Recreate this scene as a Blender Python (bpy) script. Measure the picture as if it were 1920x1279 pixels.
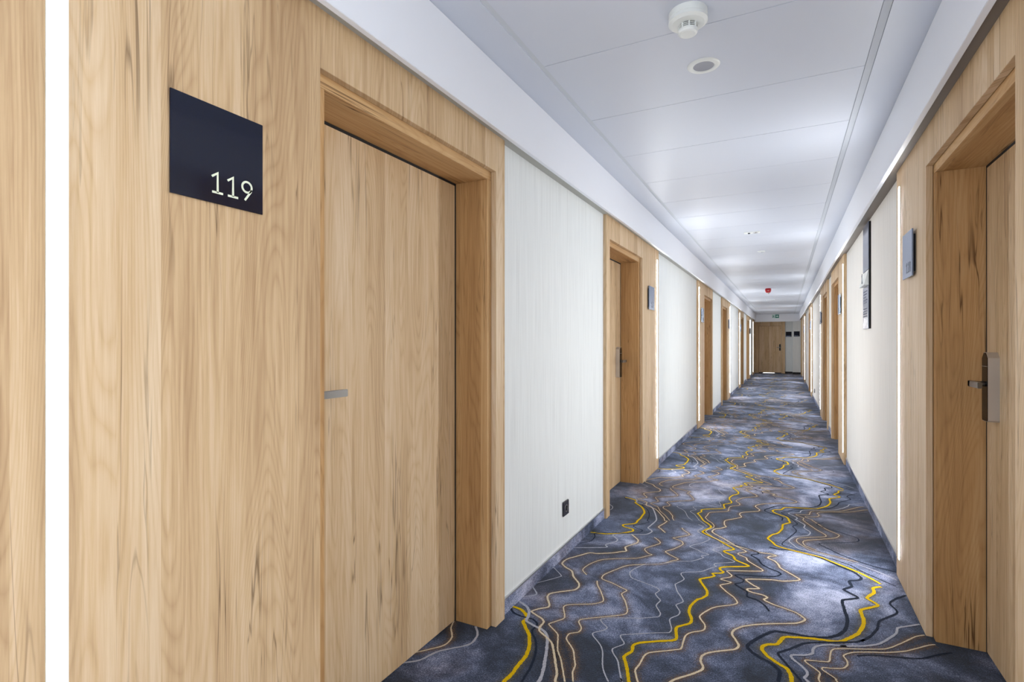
import bpy, bmesh, math, random
from mathutils import Vector, Matrix
C = bpy.context.scene.collection
for o in list(bpy.data.objects): bpy.data.objects.remove(o)
rnd = random.Random(7)

# ------------------------------------------------------------------ camera
FPX = 990.0; VPX = 1473.0; VPY = 643.0; EYE = 1.30
YAW = math.atan((VPX-960)/FPX); SN, CS = math.sin(YAW), math.cos(YAW)
cam_d = bpy.data.cameras.new('camera'); cam = bpy.data.objects.new('camera', cam_d); C.objects.link(cam)
cam_d.sensor_width = 36; cam_d.lens = FPX/1920*36; cam_d.shift_y = (VPY-639.5)/1920
cam_d.clip_start = 0.02
cam.location = (0, 0, EYE); cam.rotation_euler = (math.pi/2, 0, YAW)
bpy.context.scene.camera = cam

# ------------------------------------------------------------------ world, exposure
w = bpy.data.worlds.new('world'); bpy.context.scene.world = w; w.use_nodes = True
w.node_tree.nodes['Background'].inputs[0].default_value = (0.75, 0.85, 1, 1)
w.node_tree.nodes['Background'].inputs[1].default_value = 0.9
vs = bpy.context.scene.view_settings
vs.view_transform = 'Standard'; vs.look = 'None'; vs.gamma = 1; vs.use_curve_mapping = False
vs.exposure = 1.63
STRIP_POWER = 50.0

# ------------------------------------------------------------------ dimensions
XL, XR = -1.175, 0.553            # faces of the wooden cladding
WL, WR = -1.200, 0.578            # faces of the wallpapered walls
FL, FR = -1.115, 0.490            # faces of the cove boards
ZC = 2.51; ZS = 2.252; ZLIP = 2.235
Y0, Y1 = -4.0, 25.3
DEPTH = 0.195                     # cladding face to door leaf
PW = 1.81

# ------------------------------------------------------------------ material helpers
def new_mat(name):
    m = bpy.data.materials.new(name); m.use_nodes = True
    nt = m.node_tree; b = nt.nodes['Principled BSDF']
    return m, nt, b
def N(nt, t, **kw):
    n = nt.nodes.new(t)
    for k, v in kw.items():
        if k.startswith('i_'):
            key = k[2:]; key = int(key) if key.isdigit() else key
            n.inputs[key].default_value = v
        else: setattr(n, k, v)
    return n
def L(nt, a, b): nt.links.new(a, b)
def ramp(nt, stops, fac, interp='LINEAR'):
    r = nt.nodes.new('ShaderNodeValToRGB'); r.color_ramp.interpolation = interp
    els = r.color_ramp.elements
    while len(els) < len(stops): els.new(0.5)
    for e, (p, c) in zip(els, stops):
        e.position = p; e.color = c if len(c) == 4 else (*c, 1)
    nt.links.new(fac, r.inputs[0]); return r.outputs[0]
def math_n(nt, op, a, b=None, c=None):
    n = nt.nodes.new('ShaderNodeMath'); n.operation = op
    for i, v in enumerate((a, b, c)):
        if v is None: continue
        if isinstance(v, (int, float)): n.inputs[i].default_value = v
        else: nt.links.new(v, n.inputs[i])
    return n.outputs[0]
def mixc(nt, fac, a, b, mode='MIX'):
    n = nt.nodes.new('ShaderNodeMix'); n.data_type = 'RGBA'; n.blend_type = mode
    for s, v in ((n.inputs[0], fac), (n.inputs[6], a), (n.inputs[7], b)):
        if isinstance(v, (int, float)): s.default_value = v
        elif isinstance(v, tuple): s.default_value = v if len(v) == 4 else (*v, 1)
        else: nt.links.new(v, s)
    return n.outputs[2]
def s2l(r, g, b):
    f = lambda c: (c/255/12.92) if c/255 <= 0.04045 else ((c/255+0.055)/1.055)**2.4
    return (f(r), f(g), f(b))
def plain(name, col, rough=0.6, metal=0.0, spec=0.5):
    m, nt, b = new_mat(name)
    b.inputs['Base Color'].default_value = (*col, 1); b.inputs['Roughness'].default_value = rough
    b.inputs['Metallic'].default_value = metal; b.inputs['Specular IOR Level'].default_value = spec
    return m
def emit(name, col, s):
    m, nt, b = new_mat(name)
    b.inputs['Base Color'].default_value = (0.8, 0.8, 0.8, 1)
    b.inputs['Emission Color'].default_value = (*col, 1); b.inputs['Emission Strength'].default_value = s
    return m

def wood(name, axis, light, mid, dark, vamt=0.78):
    """oak-look laminate, grain along the given axis (0=x,1=y,2=z)"""
    m, nt, b = new_mat(name)
    tc = N(nt, 'ShaderNodeTexCoord'); oi = N(nt, 'ShaderNodeObjectInfo')
    off = N(nt, 'ShaderNodeCombineXYZ')
    r17 = math_n(nt, 'MULTIPLY', oi.outputs['Random'], 17.0)
    for i in range(3): L(nt, r17, off.inputs[i])
    add = N(nt, 'ShaderNodeVectorMath', operation='ADD'); L(nt, tc.outputs['Object'], add.inputs[0]); L(nt, off.outputs[0], add.inputs[1])
    P = add.outputs[0]
    sep = N(nt, 'ShaderNodeSeparateXYZ'); L(nt, P, sep.inputs[0])
    cross = math_n(nt, 'ADD', sep.outputs[(axis+1) % 3], sep.outputs[(axis+2) % 3])
    along = sep.outputs[axis]
    # boards of uneven width: each shifts the grain and the tone
    wob = N(nt, 'ShaderNodeTexNoise', noise_dimensions='1D', i_Scale=2.3, i_Detail=0.0); L(nt, cross, wob.inputs['W'])
    bc = math_n(nt, 'ADD', math_n(nt, 'MULTIPLY', cross, 8.5), math_n(nt, 'MULTIPLY', wob.outputs[0], 3.0))
    bid = math_n(nt, 'FLOOR', bc)
    wn = N(nt, 'ShaderNodeTexWhiteNoise', noise_dimensions='1D'); L(nt, bid, wn.inputs['W'])
    def vec(sc_c, sc_a, shift):
        v = N(nt, 'ShaderNodeCombineXYZ')
        L(nt, math_n(nt, 'MULTIPLY', cross, sc_c), v.inputs[0])
        L(nt, math_n(nt, 'MULTIPLY', along, sc_a), v.inputs[1])
        L(nt, math_n(nt, 'MULTIPLY', wn.outputs[0], shift), v.inputs[2]); return v.outputs[0]
    # cathedral figure : contour lines of a stretched field
    fld = N(nt, 'ShaderNodeTexNoise', i_Scale=1.0, i_Detail=2.0, i_Roughness=0.42, i_Distortion=0.25); L(nt, vec(5.0, 0.50, 30.0), fld.inputs['Vector'])
    rings = math_n(nt, 'MULTIPLY', fld.outputs[0], 44.0)
    fr = math_n(nt, 'FRACT', rings)
    tri = math_n(nt, 'ABSOLUTE', math_n(nt, 'SUBTRACT', math_n(nt, 'MULTIPLY', fr, 2.0), 1.0))
    tri = math_n(nt, 'POWER', tri, 2.2)
    # fibres
    fib = N(nt, 'ShaderNodeTexNoise', i_Scale=1.0, i_Detail=4.0, i_Roughness=0.62, i_Distortion=0.25); L(nt, vec(95.0, 2.6, 9.0), fib.inputs['Vector'])
    por = N(nt, 'ShaderNodeTexNoise', i_Scale=1.0, i_Detail=2.0, i_Roughness=0.6); L(nt, vec(420.0, 13.0, 5.0), por.inputs['Vector'])
    # soft tone
    ton = N(nt, 'ShaderNodeTexNoise', i_Scale=1.0, i_Detail=2.0, i_Roughness=0.5); L(nt, vec(9.0, 0.7, 50.0), ton.inputs['Vector'])
    # dark veins
    ven = N(nt, 'ShaderNodeTexNoise', i_Scale=1.0, i_Detail=3.0, i_Roughness=0.55, i_Distortion=0.5); L(nt, vec(22.0, 0.8, 77.0), ven.inputs['Vector'])
    v1 = math_n(nt, 'ABSOLUTE', math_n(nt, 'SUBTRACT', ven.outputs[0], 0.56))
    mr = N(nt, 'ShaderNodeMapRange', i_1=0.0, i_2=0.016, i_3=1.0, i_4=0.0); L(nt, v1, mr.inputs[0])
    gate = N(nt, 'ShaderNodeTexNoise', i_Scale=1.0, i_Detail=1.0); L(nt, vec(5.0, 1.7, 21.0), gate.inputs['Vector'])
    gm = N(nt, 'ShaderNodeMapRange', i_1=0.46, i_2=0.66, i_3=0.0, i_4=1.0); L(nt, gate.outputs[0], gm.inputs[0])
    vein = math_n(nt, 'MULTIPLY', mr.outputs[0], gm.outputs[0])
    # knots
    kv = N(nt, 'ShaderNodeTexVoronoi', i_Scale=1.0, feature='F1'); L(nt, vec(4.2, 1.15, 3.0), kv.inputs['Vector'])
    km = N(nt, 'ShaderNodeMapRange', i_1=0.018, i_2=0.06, i_3=1.0, i_4=0.0); L(nt, kv.outputs['Distance'], km.inputs[0])
    f = math_n(nt, 'ADD', math_n(nt, 'MULTIPLY', ton.outputs[0], 0.62), math_n(nt, 'MULTIPLY', wn.outputs[0], 0.20))
    f = math_n(nt, 'ADD', f, math_n(nt, 'MULTIPLY', tri, 0.11))
    f = math_n(nt, 'ADD', f, math_n(nt, 'MULTIPLY', fib.outputs[0], 0.55))
    f = math_n(nt, 'ADD', f, math_n(nt, 'MULTIPLY', por.outputs[0], 0.16))
    f = math_n(nt, 'SUBTRACT', f, 0.31)
    col = ramp(nt, [(0.12, light), (0.50, mid), (0.95, dark)], f)
    vc = tuple(x*0.42 for x in dark)
    col = mixc(nt, math_n(nt, 'MULTIPLY', vein, vamt), col, vc)
    col = mixc(nt, math_n(nt, 'MULTIPLY', km.outputs[0], 0.8), col, tuple(x*0.25 for x in dark))
    L(nt, col, b.inputs['Base Color'])
    b.inputs['Roughness'].default_value = 0.56; b.inputs['Specular IOR Level'].default_value = 0.3
    bp = N(nt, 'ShaderNodeBump', i_Strength=0.12, i_Distance=0.0006); L(nt, fib.outputs[0], bp.inputs['Height'])
    L(nt, bp.outputs[0], b.inputs['Normal'])
    return m
OAK = (s2l(226, 206, 178), s2l(200, 171, 133), s2l(144, 108, 72))
M = {}
M['oak_z'] = wood('oak_vertical', 2, *OAK)
M['oak_y'] = wood('oak_lengthways', 1, *OAK)
FRM = (s2l(210, 176, 130), s2l(184, 144, 96), s2l(128, 86, 48))  # cladding oak darkened: shade of the door recess put into the colour
M['frame_z'] = wood('shaded_frame_vertical', 2, *FRM, vamt=0.95)
M['frame_y'] = wood('shaded_frame_lengthways', 1, *FRM, vamt=0.95)
M['soffit_r'] = plain('shaded_soffit_right', s2l(112, 101, 92), 0.5)  # white soffit toned down, shade behind the cove lip painted in
M['soffit_l'] = plain('shaded_soffit_left', s2l(172, 172, 166), 0.5)  # left soffit carries a weaker painted shade
M['black'] = plain('black_seal', (0.008, 0.008, 0.009), 0.7)
M['white'] = plain('white_paint', s2l(230, 233, 240), 0.42)
M['ceil'] = plain('ceiling_board', s2l(200, 206, 218), 0.42)
M['ceil_trim'] = plain('ceiling_profile', s2l(196, 202, 210), 0.7)
M['plastic'] = plain('white_plastic', s2l(226, 230, 228), 0.35)
M['grille'] = plain('dark_grille', (0.03, 0.04, 0.04), 0.6)
M['steel'] = plain('brushed_steel', (0.17, 0.165, 0.16), 0.30, 1.0)
M['satin'] = plain('satin_aluminium', (0.62, 0.62, 0.64), 0.35, 0.9)
M['gloss_black'] = plain('gloss_black', (0.004, 0.004, 0.005), 0.25, 0.0, 0.2)
M['navy'] = plain('navy_plate', s2l(9, 15, 36), 0.10, 0.0, 0.62)
M['plate_sheen'] = plain('navy_plate_in_sheen', s2l(128, 142, 168), 0.25, 0.55)  # navy plate paled: grazing reflection put into the base colour
M['digit_in_sheen'] = plain('sheen_dimmed_digit', s2l(52, 60, 74), 0.5)  # pale digits darkened to look as they do against the sheen
M['digit'] = plain('pale_digit', s2l(226, 232, 208), 0.55)
M['socket'] = plain('anthracite_plastic', s2l(46, 46, 56), 0.25)
M['red'] = plain('red_plastic', s2l(190, 20, 35), 0.3)
M['matt_navy'] = plain('matt_navy', s2l(14, 18, 34), 0.6, 0, 0.2)
M['lamp_grey'] = plain('grey_reflector', s2l(150, 153, 163), 0.5)
M['green'] = plain('sign_green', s2l(0, 112, 95), 0.4)
M['sign_white'] = plain('sign_white', s2l(215, 235, 230), 0.4)
M['strip'] = emit('lit_diffuser', (0.96, 0.98, 1.0), STRIP_POWER)
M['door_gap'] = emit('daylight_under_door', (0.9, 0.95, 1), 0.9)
M['strip_dim'] = emit('dim_lit_diffuser', (0.96, 0.98, 1.0), STRIP_POWER*0.3)
M['board'] = plain('grey_laminate_sign', s2l(120, 128, 150), 0.12, 0.3, 0.8)
M['board_text'] = plain('dark_sign_print', s2l(40, 50, 80), 0.5)

def wallpaper(name, base):
    m, nt, b = new_mat(name)
    tc = N(nt, 'ShaderNodeTexCoord'); mp = N(nt, 'ShaderNodeMapping'); L(nt, tc.outputs['Object'], mp.inputs[0])
    mp.inputs['Scale'].default_value = (130, 130, 1.6)
    n1 = N(nt, 'ShaderNodeTexNoise', i_Scale=1.0, i_Detail=3.0, i_Roughness=0.7); L(nt, mp.outputs[0], n1.inputs['Vector'])
    mp2 = N(nt, 'ShaderNodeMapping'); L(nt, tc.outputs['Object'], mp2.inputs[0]); mp2.inputs['Scale'].default_value = (300, 300, 300)
    n2 = N(nt, 'ShaderNodeTexNoise', i_Scale=1.0, i_Detail=1.0); L(nt, mp2.outputs[0], n2.inputs['Vector'])
    d = tuple(x*0.87 for x in base); l = tuple(min(1, x*1.05) for x in base)
    col = ramp(nt, [(0.30, d), (0.5, base), (0.72, l)], n1.outputs[0])
    L(nt, col, b.inputs['Base Color']); b.inputs['Roughness'].default_value = 0.75
    h = math_n(nt, 'ADD', n1.outputs[0], math_n(nt, 'MULTIPLY', n2.outputs[0], 0.4))
    bp = N(nt, 'ShaderNodeBump', i_Strength=0.35, i_Distance=0.0012); L(nt, h, bp.inputs['Height']); L(nt, bp.outputs[0], b.inputs['Normal'])
    return m
M['paper'] = wallpaper('ribbed_wallpaper', s2l(224, 228, 228))
M['paper_r'] = wallpaper('warm_bounce_wallpaper', s2l(224, 221, 215))  # same paper as the left, warm bounce from the wood tinted in

PER = 2.066                        # repeat of the carpet pattern along the corridor
def carpet(name, skirting=False):
    m, nt, b = new_mat(name)
    geo = N(nt, 'ShaderNodeTexCoord'); P = geo.outputs['Object']
    wn = N(nt, 'ShaderNodeTexNoise', i_Scale=3.2, i_Detail=3.0, i_Roughness=0.6); L(nt, P, wn.inputs['Vector'])
    wsub = N(nt, 'ShaderNodeVectorMath', operation='SUBTRACT'); L(nt, wn.outputs['Color'], wsub.inputs[0]); wsub.inputs[1].default_value = (.5, .5, .5)
    wsc = N(nt, 'ShaderNodeVectorMath', operation='SCALE'); L(nt, wsub.outputs[0], wsc.inputs[0]); wsc.inputs['Scale'].default_value = 0.55
    wad = N(nt, 'ShaderNodeVectorMath', operation='ADD'); L(nt, P, wad.inputs[0]); L(nt, wsc.outputs[0], wad.inputs[1])
    sep = N(nt, 'ShaderNodeSeparateXYZ'); L(nt, wad.outputs[0], sep.inputs[0])
    # cloudy dye
    n1 = N(nt, 'ShaderNodeTexNoise', i_Scale=2.6, i_Detail=6.0, i_Roughness=0.62, i_Distortion=0.6); L(nt, P, n1.inputs['Vector'])
    n2 = N(nt, 'ShaderNodeTexNoise', i_Scale=1.5, i_Detail=4.0, i_Roughness=0.6, i_Distortion=0.8)
    mp = N(nt, 'ShaderNodeMapping'); mp.inputs['Location'].default_value = (5.3, 2.1, 8); L(nt, P, mp.inputs[0]); L(nt, mp.outputs[0], n2.inputs['Vector'])
    val = math_n(nt, 'ADD', math_n(nt, 'MULTIPLY', math_n(nt, 'SUBTRACT', n1.outputs[0], 0.5), 1.9), 0.465)
    n3 = N(nt, 'ShaderNodeTexNoise', i_Scale=13.0, i_Detail=5.0, i_Roughness=0.7); L(nt, P, n3.inputs['Vector'])
    val = math_n(nt, 'ADD', val, math_n(nt, 'MULTIPLY', math_n(nt, 'SUBTRACT', n3.outputs[0], 0.5), 0.55))
    brn = math_n(nt, 'MULTIPLY', math_n(nt, 'SUBTRACT', n2.outputs[0], 0.49), 2.4)
    if not skirting:
        # soft pools of lighter, darker and browner yarn that repeat with the pattern: x, y, radius, light, brown
        for (cx, cy, rx, ry, dl, db, pr) in [p+(PER,) for p in POOLS]+[p+(2*PER,) for p in POOLS2]:
            dx = math_n(nt, 'DIVIDE', math_n(nt, 'SUBTRACT', sep.outputs[0], cx), rx)
            wr = N(nt, 'ShaderNodeMath', operation='WRAP'); L(nt, math_n(nt, 'SUBTRACT', sep.outputs[1], cy), wr.inputs[0])
            wr.inputs[1].default_value = pr/2; wr.inputs[2].default_value = -pr/2
            dy = math_n(nt, 'DIVIDE', wr.outputs[0], ry)
            r2 = math_n(nt, 'ADD', math_n(nt, 'MULTIPLY', dx, dx), math_n(nt, 'MULTIPLY', dy, dy))
            g = math_n(nt, 'EXPONENT', math_n(nt, 'MULTIPLY', r2, -1.0))
            if dl: val = math_n(nt, 'ADD', val, math_n(nt, 'MULTIPLY', g, dl))
            if db: brn = math_n(nt, 'ADD', brn, math_n(nt, 'MULTIPLY', g, db))
    # tufts
    t1 = N(nt, 'ShaderNodeTexNoise', i_Scale=330.0, i_Detail=1.5, i_Roughness=0.7); L(nt, P, t1.inputs['Vector'])
    t2 = N(nt, 'ShaderNodeTexVoronoi', i_Scale=240.0, feature='F1'); L(nt, P, t2.inputs['Vector'])
    val = math_n(nt, 'ADD', val, math_n(nt, 'MULTIPLY', math_n(nt, 'SUBTRACT', t1.outputs[0], 0.5), 1.2))
    t3 = N(nt, 'ShaderNodeTexNoise', i_Scale=150.0, i_Detail=1.5, i_Roughness=0.6); L(nt, P, t3.inputs['Vector'])
    val = math_n(nt, 'ADD', val, math_n(nt, 'MULTIPLY', math_n(nt, 'SUBTRACT', t3.outputs[0], 0.5), 0.7))
    if skirting: val = math_n(nt, 'ADD', val, 0.20)
    cool = ramp(nt, [(0.0, s2l(12, 17, 30)), (0.3, s2l(33, 42, 62)), (0.55, s2l(78, 88, 116)), (0.8, s2l(142, 150, 180)), (1.0, s2l(200, 205, 230))], val)
    warm = ramp(nt, [(0.0, s2l(20, 17, 20)), (0.3, s2l(54, 47, 52)), (0.55, s2l(98, 87, 92)), (0.8, s2l(148, 136, 142)), (1.0, s2l(184, 176, 180))], val)
    bf = N(nt, 'ShaderNodeClamp'); L(nt, brn, bf.inputs[0])
    col = mixc(nt, bf.outputs[0], cool, warm)
    L(nt, col, b.inputs['Base Color'])
    b.inputs['Roughness'].default_value = 0.95; b.inputs['Specular IOR Level'].default_value = 0.1
    b.inputs['Sheen Tint'].default_value = (0.75, 0.85, 1, 1); b.inputs['Sheen Weight'].default_value = 0.16; b.inputs['Sheen Roughness'].default_value = 0.6
    bp = N(nt, 'ShaderNodeBump', i_Strength=0.6, i_Distance=0.002, invert=True); L(nt, t2.outputs['Distance'], bp.inputs['Height']); L(nt, bp.outputs[0], b.inputs['Normal'])
    return m
POOLS = [  # world x, world y, radius x, radius y, lightness, brownness
    (0.16, 3.62, .26, .24, .40, -.5), (0.30, 3.10, .22, .22, .22, -.6), (0.14, 2.75, .16, .16, .14, -.5),
    (-0.62, 2.72, .13, .16, .24, -.3), (-0.78, 2.52, .14, .12, .16, -.4), (-0.55, 3.45, .20, .14, .12, -.4),
    (-0.95, 3.45, .14, .12, .22, -.1), (-0.85, 1.98, .16, .20, -.22, -.5), (-0.60, 2.15, .22, .16, -.16, -.4),
    (-1.15, 2.05, .16, .20, -.20, -.4), (-0.25, 2.02, .24, .14, -.22, -.6), (-0.22, 2.42, .16, .14, -.12, -.4),
    (-0.52, 3.00, .22, .16, -.14, -.5), (-0.42, 2.62, .12, .12, -.08, -.3), (-0.30, 3.42, .12, .10, -.10, -.3),
    (0.30, 2.32, .20, .12, -.24, .5), (0.42, 2.05, .20, .18, -.10, .7), (0.50, 2.55, .10, .10, -.16, .5),
    (0.20, 1.86, .22, .12, -.06, .6), (-1.12, 2.62, .10, .30, -.04, .3), (-0.75, 1.95, .10, .20, -.02, .3)]
POOLS2 = [(-0.45, 5.15, .75, .42, .10, .75), (0.35, 4.75, .35, .25, -.04, .6), (0.30, 6.15, .36, .28, .26, -.4), (-0.75, 6.0, .3, .25, -.10, -.5), (-1.0, 4.55, .3, .2, .12, .4)]
M['carpet'] = carpet('swirl_carpet')
M['skirt'] = carpet('skirting_carpet', True)
def yarn(name, col):
    m, nt, b = new_mat(name); tc = N(nt, 'ShaderNodeTexCoord')
    t = N(nt, 'ShaderNodeTexNoise', i_Scale=420.0, i_Detail=2.0); L(nt, tc.outputs['Object'], t.inputs['Vector'])
    c = ramp(nt, [(0.3, tuple(x*0.62 for x in col)), (0.7, tuple(min(1, x*1.2) for x in col))], t.outputs[0])
    L(nt, c, b.inputs['Base Color']); b.inputs['Roughness'].default_value = 0.95; b.inputs['Specular IOR Level'].default_value = 0.1
    return m
M['yY'] = yarn('yellow_yarn', s2l(214, 178, 12)); M['yT'] = yarn('sand_yarn', s2l(212, 198, 172))
M['yW'] = yarn('pale_grey_yarn', s2l(172, 174, 186)); M['yD'] = yarn('dark_slate_yarn', s2l(36, 44, 60))
def halo(name, col):
    m, nt, b = new_mat(name); tc = N(nt, 'ShaderNodeTexCoord')
    t = N(nt, 'ShaderNodeTexNoise', i_Scale=260.0, i_Detail=2.0); L(nt, tc.outputs['Object'], t.inputs['Vector'])
    vc = N(nt, 'ShaderNodeVertexColor', layer_name='edge')
    a = math_n(nt, 'MULTIPLY', vc.outputs[0], 1.0)
    thr = N(nt, 'ShaderNodeMapRange', i_1=0.0, i_2=0.12, i_3=0.0, i_4=0.8)
    L(nt, math_n(nt, 'SUBTRACT', math_n(nt, 'ADD', t.outputs[0], math_n(nt, 'MULTIPLY', a, 0.30)), 0.66), thr.inputs[0])
    b.inputs['Base Color'].default_value = (*col, 1); b.inputs['Roughness'].default_value = 0.95; b.inputs['Specular IOR Level'].default_value = 0.1
    L(nt, thr.outputs[0], b.inputs['Alpha']); return m
M['hY'] = halo('olive_flecks', s2l(120, 112, 84)); M['hT'] = halo('brown_flecks', s2l(124, 102, 84))

# ------------------------------------------------------------------ mesh helpers
class MB:
    def __init__(s): s.v = []; s.f = []; s.m = []; s.mats = []
    def mi(s, mat):
        if mat not in s.mats: s.mats.append(mat)
        return s.mats.index(mat)
    def box(s, x0, x1, y0, y1, z0, z1, mat):
        x0, x1 = min(x0, x1), max(x0, x1); y0, y1 = min(y0, y1), max(y0, y1); z0, z1 = min(z0, z1), max(z0, z1)
        n = len(s.v); k = s.mi(mat)
        s.v += [(x0,y0,z0),(x1,y0,z0),(x1,y1,z0),(x0,y1,z0),(x0,y0,z1),(x1,y0,z1),(x1,y1,z1),(x0,y1,z1)]
        for q in ((0,3,2,1),(4,5,6,7),(0,1,5,4),(1,2,6,5),(2,3,7,6),(3,0,4,7)):
            s.f.append(tuple(n+i for i in q)); s.m.append(k)
        return s
    def prism(s, pts, axis, a, b, mat):
        """extrude a closed 2-D outline along an axis"""
        n = len(s.v); k = s.mi(mat); c = len(pts)
        def P(p, t):
            if axis == 0: return (t, p[0], p[1])
            if axis == 1: return (p[0], t, p[1])
            return (p[0], p[1], t)
        s.v += [P(p, a) for p in pts] + [P(p, b) for p in pts]
        s.f.append(tuple(n+i for i in range(c))[::-1]); s.m.append(k)
        s.f.append(tuple(n+c+i for i in range(c))); s.m.append(k)
        for i in range(c):
            j = (i+1) % c; s.f.append((n+i, n+j, n+c+j, n+c+i)); s.m.append(k)
        return s
    def lathe(s, prof, cx, cy, mat, seg=40):
        """profile of (radius, z) turned about a vertical axis"""
        n = len(s.v); k = s.mi(mat)
        for r, z in prof:
            for i in range(seg):
                a = 2*math.pi*i/seg; s.v.append((cx+r*math.cos(a), cy+r*math.sin(a), z))
        for q in range(len(prof)-1):
            for i in range(seg):
                j = (i+1) % seg
                s.f.append((n+q*seg+i, n+q*seg+j, n+(q+1)*seg+j, n+(q+1)*seg+i)); s.m.append(k)
        return s
    def quad(s, a, b, c, d, mat):
        n = len(s.v); s.v += [a, b, c, d]; s.f.append((n, n+1, n+2, n+3)); s.m.append(s.mi(mat)); return s
    def build(s, name, parent=None, bevel=0, smooth=False, fix=True):
        me = bpy.data.meshes.new(name); me.from_pydata(s.v, [], s.f)
        for mt in s.mats: me.materials.append(M[mt])
        me.polygons.foreach_set('material_index', s.m)
        if fix:
            bm = bmesh.new(); bm.from_mesh(me); bmesh.ops.recalc_face_normals(bm, faces=bm.faces)
            if bevel: 
                es = [e for e in bm.edges if len(e.link_faces) == 2 and e.calc_face_angle(0) > 0.9]
                bmesh.ops.bevel(bm, geom=es, offset=bevel, segments=2, affect='EDGES', clamp_overlap=True)
            bm.to_mesh(me); bm.free()
        if smooth:
            for p in me.polygons: p.use_smooth = True
        me.update()
        o = bpy.data.objects.new(name, me); C.objects.link(o)
        if parent: o.parent = parent
        return o
def empty(name, loc, rz=0):
    o = bpy.data.objects.new(name, None); C.objects.link(o); o.location = loc; o.rotation_euler = (0, 0, rz)
    o.empty_display_size = 0.1; return o
def tag(o, label=None, cat=None, group=None, kind=None):
    if label: o['label'] = label
    if cat: o['category'] = cat
    if group: o['group'] = group
    if kind: o['kind'] = kind
    return o
def copy_tree(o, parent=None):
    c = o.copy(); C.objects.link(c)
    if parent: c.parent = parent
    for ch in list(o.children): copy_tree(ch, c)
    return c

# ------------------------------------------------------------------ layout: cladding bays
# (start y, variant)   A: light strip on the low-y side for the left wall;  local y' runs along +Y left, -Y right
LEFT = [(0.383, 'A'), (3.783, 'B'), (8.389, 'A'), (11.789, 'B'), (16.395, 'A'), (19.795, 'B')]
RIGHT = [(1.815, 'A'), (6.63, 'B'), (9.19, 'A'), (14.58, 'B'), (19.45, 'B')]
# local coordinates along the bay, measured from the light strip end
S_STRIP, S_SIGN0, S_SIGN1, S_REC0, S_REC1 = 0.088, 0.284, 0.509, 0.700, 1.725
S_OP0, S_OP1 = 0.740, 1.690
Z_REC, Z_OP = 2.083, 2.043

# ------------------------------------------------------------------ floor with the swirling pattern
def floor_pt(px, py):
    D = FPX*EYE/(py-VPY); R = (px-960)/FPX*D
    return (R*CS-D*SN, R*SN+D*CS)
CROP = {'A': (960, 940, 6.857), 'B': (1560, 1140, 6.4), 'C': (940, 1080, 6.43), 'D': (1200, 1080, 6.43), 'E': (1400, 1080, 6.43),
        'F': (1240, 940, 7.99), 'G': (1440, 920, 7.104), 'H': (1140, 860, 8.0), 'K': (1560, 960, 4.01), 'R': (700, 1079, 3.84)}
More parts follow.
